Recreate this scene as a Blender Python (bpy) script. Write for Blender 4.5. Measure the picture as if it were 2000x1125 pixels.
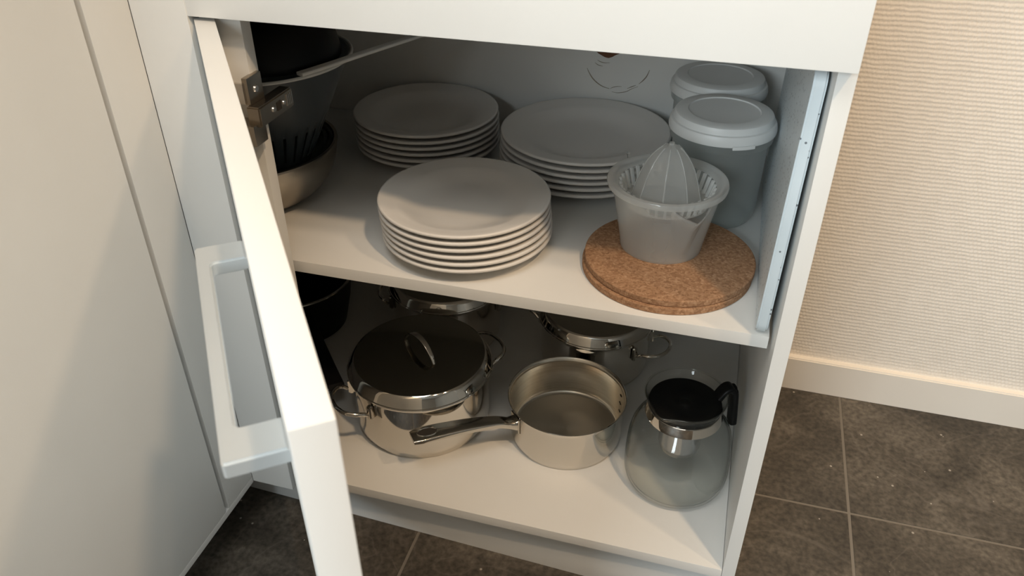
import bpy, bmesh, math, random
from mathutils import Vector, Matrix

for o in list(bpy.data.objects):
    bpy.data.objects.remove(o, do_unlink=True)
SC = bpy.context.scene
C = SC.collection
R = math.radians
PI = math.pi
rnd = random.Random(7)

# ------------------------------------------------------------------ camera
cd = bpy.data.cameras.new('camera')
cam = bpy.data.objects.new('camera', cd); C.objects.link(cam)
cd.sensor_width = 36.0; cd.sensor_fit = 'HORIZONTAL'
cd.lens = 36.0 * 1557.5 / 2000.0
cd.clip_start = 0.02
pitch, yaw, roll = 0.5923, 0.2792, -0.0008
fwd = Vector((-math.sin(yaw)*math.cos(pitch), math.cos(yaw)*math.cos(pitch), -math.sin(pitch)))
rt = Vector((math.cos(yaw), math.sin(yaw), 0)); up = rt.cross(fwd)
r2 = rt*math.cos(roll)+up*math.sin(roll); u2 = up*math.cos(roll)-rt*math.sin(roll)
M = Matrix((r2, u2, -fwd)).transposed().to_4x4()
M.translation = Vector((-0.0938, -0.6712, 0.9365))
cam.matrix_world = M
cd.dof.use_dof = True; cd.dof.focus_distance = 1.0; cd.dof.aperture_fstop = 14.0
SC.camera = cam

# ------------------------------------------------------------------ world, lights, exposure
SC.view_settings.view_transform = 'Standard'; SC.view_settings.look = 'None'
SC.view_settings.gamma = 1.0; SC.view_settings.use_curve_mapping = False
SC.view_settings.exposure = -0.56
SC.cycles.transparent_max_bounces = 48   # many nested glass and plastic walls
w = bpy.data.worlds.new('world'); SC.world = w; w.use_nodes = True
w.node_tree.nodes['Background'].inputs[0].default_value = (0.75, 0.85, 1.0, 1)
w.node_tree.nodes['Background'].inputs[1].default_value = 0.3

def light(name, kind, loc, power, col, target=None, **kw):
    d = bpy.data.lights.new(name, kind); d.energy = power; d.color = col
    for k, v in kw.items(): setattr(d, k, v)
    o = bpy.data.objects.new(name, d); C.objects.link(o); o.location = loc
    if target is not None:
        o.rotation_euler = (Vector(target)-Vector(loc)).to_track_quat('-Z', 'Y').to_euler()
    return o
WARM = (1.0, 0.71, 0.44)
# ceiling downlights (the direction of the main one follows the drawer's and the plates' shadows)
light('downlight_main', 'SPOT', (0.72, -0.92, 2.44), 122, WARM, (-0.05, -0.2, 0.2), spot_size=R(75), spot_blend=0.5, shadow_soft_size=0.055)
light('downlight_side', 'SPOT', (1.35, -0.70, 2.44), 60, WARM, (0.1, -0.1, 0.2), spot_size=R(80), spot_blend=0.5, shadow_soft_size=0.055)
light('downlight_wall', 'SPOT', (0.60, 0.33, 2.44), 62, (1.0, 0.76, 0.50), (0.45, 0.28, 0.0), spot_size=R(70), spot_blend=0.7, shadow_soft_size=0.055)
# daylight entering through the window in the wall behind the camera
light('window_daylight', 'AREA', (-1.10, -3.13, 1.60), 124, (0.82, 0.93, 0.98), (-0.15, 0, 0.9), shape='RECTANGLE', size=1.4, size_y=1.3)
# added overhead area light, a soft fill with no known source
light('overhead_fill_light', 'AREA', (-0.25, -1.05, 2.47), 24, (1.0, 0.97, 0.91), (-0.25, -1.0, 0), shape='RECTANGLE', size=1.1, size_y=0.8)

# ------------------------------------------------------------------ materials
def mat(name):
    m = bpy.data.materials.new(name); m.use_nodes = True
    nt = m.node_tree; nt.nodes.clear()
    return m, nt, nt.nodes.new('ShaderNodeOutputMaterial')
def N(nt, t, **kw):
    n = nt.nodes.new(t)
    for k, v in kw.items():
        if k.startswith('i_'):
            n.inputs[k[2:].replace('_', ' ')].default_value = v
        else: setattr(n, k, v)
    return n
def c4(c): return (c[0], c[1], c[2], 1)
def ramp(nt, stops):
    n = nt.nodes.new('ShaderNodeValToRGB'); e = n.color_ramp.elements
    while len(e) < len(stops): e.new(0.5)
    for i, (p, c) in enumerate(stops): e[i].position = p; e[i].color = c4(c)
    return n
def pbr(name, col, rough=0.5, metal=0.0, spec=0.5, bump=None, coat=0.0, rvar=0.0):
    """plain principled surface with a faint procedural mottling"""
    m, nt, out = mat(name); L = nt.links.new
    b = N(nt, 'ShaderNodeBsdfPrincipled'); L(b.outputs[0], out.inputs[0])
    b.inputs['Roughness'].default_value = rough; b.inputs['Metallic'].default_value = metal
    b.inputs['Specular IOR Level'].default_value = spec; b.inputs['Coat Weight'].default_value = coat
    tc = N(nt, 'ShaderNodeTexCoord'); no = N(nt, 'ShaderNodeTexNoise'); no.inputs['Scale'].default_value = 9
    L(tc.outputs['Object'], no.inputs['Vector'])
    k = 0.97
    r = ramp(nt, [(0.3, [v*k for v in col]), (0.7, col)]); L(no.outputs['Fac'], r.inputs[0]); L(r.outputs[0], b.inputs['Base Color'])
    if rvar:
        n2 = N(nt, 'ShaderNodeTexNoise'); n2.inputs['Scale'].default_value = 30; L(tc.outputs['Object'], n2.inputs['Vector'])
        mr = N(nt, 'ShaderNodeMapRange'); L(n2.outputs['Fac'], mr.inputs[0]); mr.inputs[3].default_value = rough-rvar; mr.inputs[4].default_value = rough+rvar
        L(mr.outputs[0], b.inputs['Roughness'])
    if bump:
        n3 = N(nt, 'ShaderNodeTexNoise'); n3.inputs['Scale'].default_value = bump[0]; n3.inputs['Detail'].default_value = 3
        L(tc.outputs['Object'], n3.inputs['Vector'])
        bp = N(nt, 'ShaderNodeBump'); bp.inputs['Strength'].default_value = bump[1]; bp.inputs['Distance'].default_value = 0.001
        L(n3.outputs['Fac'], bp.inputs['Height']); L(bp.outputs[0], b.inputs['Normal'])
    return m

LAM = pbr('white_laminate', (0.78, 0.785, 0.77), 0.34, spec=0.45, bump=(700, 0.05))
LAMI = pbr('white_melamine', (0.76, 0.755, 0.73), 0.42, spec=0.4, bump=(500, 0.06))
PORC = pbr('glazed_porcelain', (0.74, 0.72, 0.69), 0.28, spec=0.45)
HANDLE = pbr('satin_grey_metal', (0.66, 0.69, 0.70), 0.36, metal=0.55, bump=(900, 0.04))
NICKEL = pbr('nickel_steel', (0.42, 0.37, 0.31), 0.25, metal=1.0)
NICKELB = pbr('bright_nickel', (0.75, 0.72, 0.68), 0.22, metal=1.0)
STEEL = pbr('polished_steel', (0.66, 0.63, 0.58), 0.055, metal=1.0)
STEELS = pbr('satin_steel', (0.55, 0.52, 0.47), 0.16, metal=1.0, bump=(60, 0.02))
INFS = pbr('dark_polished_steel', (0.42, 0.42, 0.42), 0.06, metal=1.0)
BOWLS = pbr('brushed_bowl_steel', (0.38, 0.34, 0.285), 0.30, metal=1.0, bump=(40, 0.05))
LIDST = pbr('darkened_lid_steel', (0.31, 0.29, 0.245), 0.09, metal=1.0)  # colour darkened to carry the dark shelf underside mirrored in the lid
BLACK = pbr('black_plastic', (0.006, 0.006, 0.006), 0.38, spec=0.2)
BLACKG = pbr('black_coating', (0.005, 0.005, 0.005), 0.35, spec=0.2)
LIDW = pbr('white_plastic_lid', (0.74, 0.75, 0.74), 0.38, spec=0.4)
UTEN = pbr('pale_grey_nylon', (0.75, 0.75, 0.72), 0.45)
BASEW = pbr('white_painted_wood', (0.78, 0.73, 0.66), 0.45)
PLAST = pbr('beige_plaster', (0.42, 0.39, 0.35), 0.8)
CEIL = pbr('ceiling_paint', (0.60, 0.59, 0.57), 0.9)
FRAMEM = pbr('white_window_paint', (0.8, 0.8, 0.78), 0.4)
STONE = pbr('grey_stone_worktop', (0.22, 0.21, 0.20), 0.3)
RAW = pbr('raw_chipboard', (0.16, 0.075, 0.04), 0.9, bump=(300, 0.5))
PENCIL = pbr('pencil_line', (0.30, 0.26, 0.20), 0.8)
DARKV = pbr('hole_dark', (0.02, 0.016, 0.012), 0.9)  # flat dark tone painted as shade in holes and slot; also colours marks

def brushed(name, col, rough, aniso):
    m, nt, out = mat(name); L = nt.links.new
    b = N(nt, 'ShaderNodeBsdfPrincipled'); L(b.outputs[0], out.inputs[0])
    b.inputs['Metallic'].default_value = 1; b.inputs['Roughness'].default_value = rough
    b.inputs['Anisotropic'].default_value = aniso
    t = N(nt, 'ShaderNodeTangent', direction_type='RADIAL', axis='Z'); L(t.outputs[0], b.inputs['Tangent'])
    tc = N(nt, 'ShaderNodeTexCoord'); mp = N(nt, 'ShaderNodeMapping'); mp.inputs['Scale'].default_value = (8, 8, 900)
    no = N(nt, 'ShaderNodeTexNoise'); no.inputs['Scale'].default_value = 1.0
    L(tc.outputs['Object'], mp.inputs[0]); L(mp.outputs[0], no.inputs['Vector'])
    r = ramp(nt, [(0.3, [v*0.88 for v in col]), (0.7, col)]); L(no.outputs['Fac'], r.inputs[0]); L(r.outputs[0], b.inputs['Base Color'])
    return m
BRUSH = brushed('brushed_steel_inside', (0.90, 0.85, 0.76), 0.24, 0.6)

def schlick(nt, f0=0.04):
    L = nt.links.new
    g = N(nt, 'ShaderNodeLayerWeight'); g.inputs[0].default_value = 0.5
    p = N(nt, 'ShaderNodeMath', operation='POWER'); p.inputs[1].default_value = 5; L(g.outputs['Facing'], p.inputs[0])
    a = N(nt, 'ShaderNodeMath', operation='MULTIPLY_ADD'); a.inputs[1].default_value = 1-f0; a.inputs[2].default_value = f0; L(p.outputs[0], a.inputs[0])
    return a
def frosted(name, col, clear, rough=0.3):
    """milky see-through plastic: part clear, part diffusing, a soft gloss on top"""
    m, nt, out = mat(name); L = nt.links.new
    tr = N(nt, 'ShaderNodeBsdfTransparent'); tr.inputs[0].default_value = c4([0.5+0.5*v for v in col])
    df = N(nt, 'ShaderNodeBsdfDiffuse'); df.inputs[0].default_value = c4(col)
    tl = N(nt, 'ShaderNodeBsdfTranslucent'); tl.inputs[0].default_value = c4(col)
    gl = N(nt, 'ShaderNodeBsdfGlossy'); gl.inputs['Roughness'].default_value = rough
    a = N(nt, 'ShaderNodeMixShader'); a.inputs[0].default_value = 0.5; L(df.outputs[0], a.inputs[1]); L(tl.outputs[0], a.inputs[2])
    lw = N(nt, 'ShaderNodeLayerWeight'); lw.inputs[0].default_value = 0.14
    mr = N(nt, 'ShaderNodeMapRange'); mr.inputs[3].default_value = clear; mr.inputs[4].default_value = clear*0.25
    L(lw.outputs['Facing'], mr.inputs[0])
    b = N(nt, 'ShaderNodeMixShader'); L(mr.outputs[0], b.inputs[0]); L(a.outputs[0], b.inputs[1]); L(tr.outputs[0], b.inputs[2])
    fr = schlick(nt)
    d = N(nt, 'ShaderNodeMixShader'); L(fr.outputs[0], d.inputs[0]); L(b.outputs[0], d.inputs[1]); L(gl.outputs[0], d.inputs[2])
    L(d.outputs[0], out.inputs[0])
    return m
FROST = frosted('frosted_plastic', (0.93, 0.94, 0.93), 0.78, 0.16)
FROSTB = frosted('frosted_plastic_bar', (0.95, 0.96, 0.95), 0.25, 0.15)
FROSTR = frosted('frosted_plastic_clear', (0.94, 0.95, 0.94), 0.55, 0.10)
FROSTC = frosted('milky_container_plastic', (0.80, 0.84, 0.83), 0.72, 0.3)
SMOKE = frosted('smoky_plastic', (0.22, 0.25, 0.27), 0.45, 0.3)

def thin_glass(name, tint, edge):
    m, nt, out = mat(name); L = nt.links.new
    lw = N(nt, 'ShaderNodeLayerWeight'); lw.inputs[0].default_value = 0.5
    r = ramp(nt, [(0.0, tint), (0.72, [0.9*a+0.1*b for a, b in zip(tint, edge)]), (1.0, edge)]); L(lw.outputs['Facing'], r.inputs[0])
    tr = N(nt, 'ShaderNodeBsdfTransparent'); L(r.outputs[0], tr.inputs[0])
    gl = N(nt, 'ShaderNodeBsdfGlossy'); gl.inputs['Roughness'].default_value = 0.01
    fr = schlick(nt)
    x = N(nt, 'ShaderNodeMixShader'); L(fr.outputs[0], x.inputs[0]); L(tr.outputs[0], x.inputs[1]); L(gl.outputs[0], x.inputs[2])
    L(x.outputs[0], out.inputs[0]); return m
GLASS = thin_glass('clear_glass', (0.985, 0.99, 0.985), (0.22, 0.26, 0.24))
GLASSG = thin_glass('greenish_glass', (0.955, 0.97, 0.955), (0.10, 0.15, 0.12))

def cork():
    m, nt, out = mat('pressed_cork'); L = nt.links.new
    b = N(nt, 'ShaderNodeBsdfPrincipled'); L(b.outputs[0], out.inputs[0]); b.inputs['Roughness'].default_value = 0.85
    b.inputs['Specular IOR Level'].default_value = 0.2
    tc = N(nt, 'ShaderNodeTexCoord')
    v = N(nt, 'ShaderNodeTexVoronoi'); v.inputs['Scale'].default_value = 420; L(tc.outputs['Object'], v.inputs['Vector'])
    no = N(nt, 'ShaderNodeTexNoise'); no.inputs['Scale'].default_value = 260; no.inputs['Detail'].default_value = 4; L(tc.outputs['Object'], no.inputs['Vector'])
    r1 = ramp(nt, [(0.0, (0.17, 0.085, 0.045)), (0.35, (0.30, 0.165, 0.09)), (0.7, (0.40, 0.235, 0.135)), (1.0, (0.56, 0.37, 0.235))])
    sp = N(nt, 'ShaderNodeSeparateColor'); L(v.outputs['Color'], sp.inputs[0])
    mx = N(nt, 'ShaderNodeMath', operation='ADD'); mx.inputs[1].default_value = 0
    mm = N(nt, 'ShaderNodeMath', operation='MULTIPLY'); mm.inputs[1].default_value = 0.55; L(sp.outputs[0], mm.inputs[0])
    m2 = N(nt, 'ShaderNodeMath', operation='MULTIPLY'); m2.inputs[1].default_value = 0.45; L(no.outputs['Fac'], m2.inputs[0])
    L(mm.outputs[0], mx.inputs[0]); L(m2.outputs[0], mx.inputs[1]); L(mx.outputs[0], r1.inputs[0]); L(r1.outputs[0], b.inputs['Base Color'])
    bp = N(nt, 'ShaderNodeBump'); bp.inputs['Strength'].default_value = 0.35; bp.inputs['Distance'].default_value = 0.0008
    L(mx.outputs[0], bp.inputs['Height']); L(bp.outputs[0], b.inputs['Normal'])
    return m
CORK = cork()

def speckled():
    m, nt, out = mat('speckled_board_plastic'); L = nt.links.new
    b = N(nt, 'ShaderNodeBsdfPrincipled'); L(b.outputs[0], out.inputs[0]); b.inputs['Roughness'].default_value = 0.38
    tc = N(nt, 'ShaderNodeTexCoord')
    v = N(nt, 'ShaderNodeTexVoronoi'); v.inputs['Scale'].default_value = 190; L(tc.outputs['Object'], v.inputs['Vector'])
    sp = N(nt, 'ShaderNodeSeparateColor'); L(v.outputs['Color'], sp.inputs[0])
    g = N(nt, 'ShaderNodeMath', operation='GREATER_THAN'); g.inputs[1].default_value = 0.86; L(sp.outputs[0], g.inputs[0])
    l = N(nt, 'ShaderNodeMath', operation='LESS_THAN'); l.inputs[1].default_value = 0.22; L(v.outputs['Distance'], l.inputs[0])
    x = N(nt, 'ShaderNodeMath', operation='MULTIPLY'); L(g.outputs[0], x.inputs[0]); L(l.outputs[0], x.inputs[1])
    # faint knife streaks
    mp = N(nt, 'ShaderNodeMapping'); mp.inputs['Scale'].default_value = (1, 90, 5); L(tc.outputs['Object'], mp.inputs[0])
    no = N(nt, 'ShaderNodeTexNoise'); no.inputs['Scale'].default_value = 2.5; L(mp.outputs[0], no.inputs['Vector'])
    r = ramp(nt, [(0.35, (0.66, 0.73, 0.765)), (0.72, (0.73, 0.79, 0.82))]); L(no.outputs['Fac'], r.inputs[0])
    mix = N(nt, 'ShaderNodeMix', data_type='RGBA'); L(x.outputs[0], mix.inputs[0]); L(r.outputs[0], mix.inputs[6]); mix.inputs[7].default_value = (0.16, 0.18, 0.2, 1)
    L(mix.outputs[2], b.inputs['Base Color']); return m
BOARD = speckled()

def slate():
    m, nt, out = mat('dark_slate_tile'); L = nt.links.new
    b = N(nt, 'ShaderNodeBsdfPrincipled'); L(b.outputs[0], out.inputs[0])
    ge = N(nt, 'ShaderNodeNewGeometry'); oi = N(nt, 'ShaderNodeObjectInfo')
    n1 = N(nt, 'ShaderNodeTexNoise'); n1.inputs['Scale'].default_value = 7; n1.inputs['Detail'].default_value = 8; n1.inputs['Roughness'].default_value = 0.65; n1.inputs['Distortion'].default_value = 0.6
    n2 = N(nt, 'ShaderNodeTexNoise'); n2.inputs['Scale'].default_value = 130; n2.inputs['Detail'].default_value = 4
    n3 = N(nt, 'ShaderNodeTexNoise'); n3.inputs['Scale'].default_value = 5; n3.inputs['Detail'].default_value = 3; n3.inputs['Distortion'].default_value = 1.2
    for n in (n1, n2, n3): L(ge.outputs['Position'], n.inputs['Vector'])
    r1 = ramp(nt, [(0.30, (0.034, 0.029, 0.023)), (0.5, (0.068, 0.058, 0.046)), (0.68, (0.125, 0.108, 0.088))]); L(n1.outputs['Fac'], r1.inputs[0])
    r2_ = ramp(nt, [(0.25, (0.45, 0.45, 0.45)), (0.75, (1.45, 1.43, 1.40))]); L(n2.outputs['Fac'], r2_.inputs[0])
    mu = N(nt, 'ShaderNodeMix', data_type='RGBA', blend_type='MULTIPLY'); mu.inputs[0].default_value = 1; L(r1.outputs[0], mu.inputs[6]); L(r2_.outputs[0], mu.inputs[7])
    # pale vein-like cracks
    r3 = ramp(nt, [(0.488, (0, 0, 0)), (0.5, (1, 1, 1)), (0.512, (0, 0, 0))]); L(n3.outputs['Fac'], r3.inputs[0])
    vm = N(nt, 'ShaderNodeMath', operation='MULTIPLY'); L(r3.outputs[0], vm.inputs[0]); L(n1.outputs['Fac'], vm.inputs[1])
    vm2 = N(nt, 'ShaderNodeMath', operation='MULTIPLY'); vm2.inputs[1].default_value = 0.4; L(vm.outputs[0], vm2.inputs[0])
    m1 = N(nt, 'ShaderNodeMix', data_type='RGBA'); L(vm2.outputs[0], m1.inputs[0]); L(mu.outputs[2], m1.inputs[6]); m1.inputs[7].default_value = (0.19, 0.165, 0.14, 1)
    # crumbs and chips
    v = N(nt, 'ShaderNodeTexVoronoi'); v.inputs['Scale'].default_value = 55; L(ge.outputs['Position'], v.inputs['Vector'])
    sp = N(nt, 'ShaderNodeSeparateColor'); L(v.outputs['Color'], sp.inputs[0])
    g = N(nt, 'ShaderNodeMath', operation='GREATER_THAN'); g.inputs[1].default_value = 0.72; L(sp.outputs[0], g.inputs[0])
    l = N(nt, 'ShaderNodeMath', operation='LESS_THAN'); l.inputs[1].default_value = 0.10; L(v.outputs['Distance'], l.inputs[0])
    x = N(nt, 'ShaderNodeMath', operation='MULTIPLY'); L(g.outputs[0], x.inputs[0]); L(l.outputs[0], x.inputs[1])
    m2 = N(nt, 'ShaderNodeMix', data_type='RGBA'); L(x.outputs[0], m2.inputs[0]); L(m1.outputs[2], m2.inputs[6]); m2.inputs[7].default_value = (0.33, 0.30, 0.26, 1)
    L(m2.outputs[2], b.inputs['Base Color'])
    b.inputs['Roughness'].default_value = 0.55; b.inputs['Specular IOR Level'].default_value = 0.35
    bp = N(nt, 'ShaderNodeBump'); bp.inputs['Strength'].default_value = 0.35; bp.inputs['Distance'].default_value = 0.002
    L(n1.outputs['Fac'], bp.inputs['Height']); L(bp.outputs[0], b.inputs['Normal']); return m
SLATE = slate()
GROUT = pbr('tile_grout', (0.165, 0.145, 0.12), 0.9, bump=(300, 0.3))

def woven():
    m, nt, out = mat('woven_wallcovering'); L = nt.links.new
    b = N(nt, 'ShaderNodeBsdfPrincipled'); L(b.outputs[0], out.inputs[0]); b.inputs['Roughness'].default_value = 0.7
    b.inputs['Specular IOR Level'].default_value = 0.25
    tc = N(nt, 'ShaderNodeTexCoord'); sp = N(nt, 'ShaderNodeSeparateXYZ'); L(tc.outputs['Object'], sp.inputs[0])
    no = N(nt, 'ShaderNodeTexNoise'); no.inputs['Scale'].default_value = 60; no.inputs['Detail'].default_value = 2; L(tc.outputs['Object'], no.inputs['Vector'])
    wob = N(nt, 'ShaderNodeMath', operation='MULTIPLY'); wob.inputs[1].default_value = 0.0035; L(no.outputs['Fac'], wob.inputs[0])
    zz = N(nt, 'ShaderNodeMath', operation='ADD'); L(sp.outputs['Z'], zz.inputs[0]); L(wob.outputs[0], zz.inputs[1])
    def wave(src, period, phase=None):
        a = N(nt, 'ShaderNodeMath', operation='MULTIPLY'); a.inputs[1].default_value = 2*PI/period; L(src, a.inputs[0])
        last = a
        if phase is not None:
            q = N(nt, 'ShaderNodeMath', operation='ADD'); L(a.outputs[0], q.inputs[0]); L(phase, q.inputs[1]); last = q
        s = N(nt, 'ShaderNodeMath', operation='SINE'); L(last.outputs[0], s.inputs[0]); return s
    rows = wave(zz.outputs[0], 0.0066)
    fl = N(nt, 'ShaderNodeMath', operation='MULTIPLY'); fl.inputs[1].default_value = 1/0.0066; L(zz.outputs[0], fl.inputs[0])
    fl2 = N(nt, 'ShaderNodeMath', operation='FLOOR'); L(fl.outputs[0], fl2.inputs[0])
    ph = N(nt, 'ShaderNodeMath', operation='MULTIPLY'); ph.inputs[1].default_value = 2.6; L(fl2.outputs[0], ph.inputs[0])
    cols = wave(sp.outputs['X'], 0.0056, ph.outputs[0])
    sm = N(nt, 'ShaderNodeMath', operation='MULTIPLY_ADD'); L(cols.outputs[0], sm.inputs[0]); sm.inputs[1].default_value = 1.1; L(rows.outputs[0], sm.inputs[2])
    n2 = N(nt, 'ShaderNodeTexNoise'); n2.inputs['Scale'].default_value = 180; L(tc.outputs['Object'], n2.inputs['Vector'])
    s2 = N(nt, 'ShaderNodeMath', operation='MULTIPLY_ADD'); L(n2.outputs['Fac'], s2.inputs[0]); s2.inputs[1].default_value = 1.6; L(sm.outputs[0], s2.inputs[2])
    bp = N(nt, 'ShaderNodeBump'); bp.inputs['Strength'].default_value = 0.4; bp.inputs['Distance'].default_value = 0.00055
    L(s2.outputs[0], bp.inputs['Height']); L(bp.outputs[0], b.inputs['Normal'])
    r = ramp(nt, [(0.3, (0.76, 0.70, 0.62)), (0.7, (0.80, 0.74, 0.66))]); L(no.outputs['Fac'], r.inputs[0]); L(r.outputs[0], b.inputs['Base Color'])
    return m
WALLP = woven()

# ------------------------------------------------------------------ mesh helpers
def finish(name, bm, m, parent=None, smooth=False, loc=None):
    me = bpy.data.meshes.new(name); bm.normal_update(); bm.to_mesh(me); bm.free()
    if smooth:
        for f in me.polygons: f.use_smooth = True
    me.materials.append(m)
    o = bpy.data.objects.new(name, me); C.objects.link(o)
    if parent: o.parent = parent
    if loc is not None: o.location = loc
    return o
def sharp(o, deg=40):
    me = o.data
    for f in me.polygons: f.use_smooth = True
    try: me.set_sharp_from_angle(angle=R(deg))
    except Exception: pass
    return o
def bbox(bm, x0, x1, y0, y1, z0, z1, mtx=None):
    v = [bm.verts.new(Vector(p) if mtx is None else mtx @ Vector(p)) for p in
         ((x0,y0,z0),(x1,y0,z0),(x1,y1,z0),(x0,y1,z0),(x0,y0,z1),(x1,y0,z1),(x1,y1,z1),(x0,y1,z1))]
    for f in ((3,2,1,0),(4,5,6,7),(0,1,5,4),(1,2,6,5),(2,3,7,6),(3,0,4,7)): bm.faces.new([v[i] for i in f])
    return v
def box(name, x0, x1, y0, y1, z0, z1, m, parent=None, bev=0.0, mtx=None, seg=2):
    bm = bmesh.new(); bbox(bm, x0, x1, y0, y1, z0, z1, mtx)
    if bev:
        bmesh.ops.bevel(bm, geom=bm.edges[:], offset=bev, segments=seg, affect='EDGES', profile=0.7)
    o = finish(name, bm, m, parent)
    return sharp(o, 35) if bev else o
def lathe_bm(bm, prof, seg=64, rf=None, close=True):
    """prof: list of (r, z); rf(angle, r, z, i) may bend the radius/height"""
    rings = []
    for i, (r, z) in enumerate(prof):
        if r < 1e-6:
            rings.append([bm.verts.new((0, 0, z))]); continue
        ring = []
        for k in range(seg):
            a = 2*PI*k/seg
            rr, zz = (r, z) if rf is None else rf(a, r, z, i)
            ring.append(bm.verts.new((rr*math.cos(a), rr*math.sin(a), zz)))
        rings.append(ring)
    for A, B in zip(rings, rings[1:]):
        if len(A) == 1 and len(B) == 1: continue
        for k in range(seg):
            k2 = (k+1) % seg
            if len(A) == 1: bm.faces.new((A[0], B[k2], B[k]))
            elif len(B) == 1: bm.faces.new((A[k], A[k2], B[0]))
            else: bm.faces.new((A[k], A[k2], B[k2], B[k]))
    return rings
def lathe(name, prof, m, parent=None, loc=None, seg=72, rf=None, ang=50):
    bm = bmesh.new(); lathe_bm(bm, prof, seg, rf)
    bmesh.ops.recalc_face_normals(bm, faces=bm.faces[:])
    return sharp(finish(name, bm, m, parent, loc=loc), ang)
def catmull(pts, n=8, closed=False):
    P = [Vector(p) for p in pts]; out = []
    k = len(P); rng = range(k if closed else k-1)
    for i in rng:
        p0 = P[(i-1) % k] if closed or i > 0 else P[0]*2-P[1]
        p1 = P[i]; p2 = P[(i+1) % k]; p3 = P[(i+2) % k] if closed or i+2 < k else P[-1]*2-P[-2]
        for j in range(n):
            t = j/n
            out.append(0.5*((2*p1)+(p2-p0)*t+(2*p0-5*p1+4*p2-p3)*t*t+(3*p1-p0-3*p2+p3)*t**3))
    if not closed: out.append(P[-1].copy())
    return out
def sweep_bm(bm, pts, sec, closed=False, upv=(0, 0, 1), cap=True):
    """sweep a section (list of (a,b)) or a function i->list along points"""
    P = [Vector(p) for p in pts]; n = len(P); rings = []; upv = Vector(upv)
    for i in range(n):
        if closed: t = P[(i+1) % n]-P[i-1]
        else: t = P[min(i+1, n-1)]-P[max(i-1, 0)]
        t.normalize(); s = t.cross(upv)
        if s.length < 1e-4: s = t.cross(Vector((1, 0.1, 0)))
        s.normalize(); u = s.cross(t)
        q = sec(i) if callable(sec) else sec
        rings.append([bm.verts.new(P[i]+s*a+u*b) for a, b in q])
    m = len(rings[0])
    for i in range(n if closed else n-1):
        A, B = rings[i], rings[(i+1) % n]
        for k in range(m): bm.faces.new((A[k], A[(k+1) % m], B[(k+1) % m], B[k]))
    if cap and not closed:
        bm.faces.new(rings[0][::-1]); bm.faces.new(rings[-1])
def circ(r, n=10, ry=None): return [(r*math.cos(2*PI*k/n), (ry or r)*math.sin(2*PI*k/n)) for k in range(n)]
def rrect(w, h, r, n=3):
    o = []
    for cx, cy, a0 in ((w/2-r, h/2-r, 0), (-w/2+r, h/2-r, 90), (-w/2+r, -h/2+r, 180), (w/2-r, -h/2+r, 270)):
        for k in range(n+1):
            a = R(a0+90*k/n); o.append((cx+r*math.cos(a), cy+r*math.sin(a)))
    return o
def sweep(name, pts, sec, m, parent=None, closed=False, upv=(0, 0, 1), loc=None):
    bm = bmesh.new(); sweep_bm(bm, pts, sec, closed, upv)
    bmesh.ops.recalc_face_normals(bm, faces=bm.faces[:])
    return sharp(finish(name, bm, m, parent, loc=loc), 45)
def thing(name, label, cat, loc=(0, 0, 0), rz=0.0, group=None):
    o = bpy.data.objects.new(name, None); C.objects.link(o); o.empty_display_size = 0.05
    o.location = loc; o.rotation_euler = (0, 0, rz); return tag(o, label, cat, group)
def tag(o, label, cat, group=None):
    o['label'] = label; o['category'] = cat
    if group: o['group'] = group
    return o
def struct(o, label=None, cat=None):
    o['kind'] = 'structure'
    if label: o['label'] = label; o['category'] = cat
    return o

# ------------------------------------------------------------------ key dimensions (metres)
T = 0.0154; ZB = 0.0951; ZS = 0.4373; ZD = 0.7293
YBACK = 0.484; YWALL = 0.508; XL = -1.00; XC = -0.6623
X0, X1, Y0, Y1, ZC = -2.6, 2.4, -3.2, YWALL, 2.5

# ------------------------------------------------------------------ the room
floor = struct(box('floor', X0, X1, Y0, Y1, -0.05, -0.0009, GROUT), 'dark slate tiled kitchen floor with beige grout', 'floor')
tile_me = {}
gx = [0.1672+0.6*k for k in range(-5, 5)]; gy = [0.2295+0.6*k for k in range(-6, 2)]
for xa in gx:
    for ya in gy:
        xb = min(xa+0.6, X1+0.002); yb = min(ya+0.6, Y1+0.002); xs = max(xa, X0-0.002); ys = max(ya, Y0-0.002)
        if xb-xs < 0.02 or yb-ys < 0.02: continue
        key = (round(xb-xs, 4), round(yb-ys, 4))
        if key not in tile_me:
            o = box('tile', 0.0022, key[0]-0.0022, 0.0022, key[1]-0.0022, -0.003, 0.0, SLATE, floor, 0.0005)
            tile_me[key] = o.data
        else:
            o = bpy.data.objects.new('tile', tile_me[key]); C.objects.link(o); o.parent = floor
        o.location = (xs, ys, 0)
struct(box('ceiling', X0, X1, Y0, Y1, ZC, ZC+0.05, CEIL), 'white painted ceiling above the kitchen', 'ceiling')
bm = bmesh.new()
for a, b, c, d in ((-0.86, -0.80, -1.51, -0.59), (0.30, 0.36, -1.51, -0.59), (-0.80, 0.30, -1.51, -1.46), (-0.80, 0.30, -0.64, -0.59)): bbox(bm, a, b, c, d, ZC-0.03, ZC)
struct(finish('fill_light_frame', bm, FRAMEM), 'added white frame around the unseen overhead fill light', 'window')  # frame added for the overhead fill, no roof window known
struct(box('wall_back', X0, X1, YWALL, YWALL+0.1, 0, ZC, WALLP), 'cream wall with a woven relief covering', 'wall')
struct(box('wall_left', X0-0.1, X0, Y0, Y1, 0, ZC, PLAST), 'plain plastered side wall on the left', 'wall')
struct(box('wall_right', X1, X1+0.1, Y0, Y1, 0, ZC, PLAST), 'plain plastered side wall on the right', 'wall')
bm = bmesh.new()
WX0, WX1, WZ0, WZ1 = -1.85, -0.35, 0.9, 2.3
bbox(bm, X0, WX0, Y0-0.1, Y0, 0, ZC); bbox(bm, WX1, X1, Y0-0.1, Y0, 0, ZC)
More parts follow.
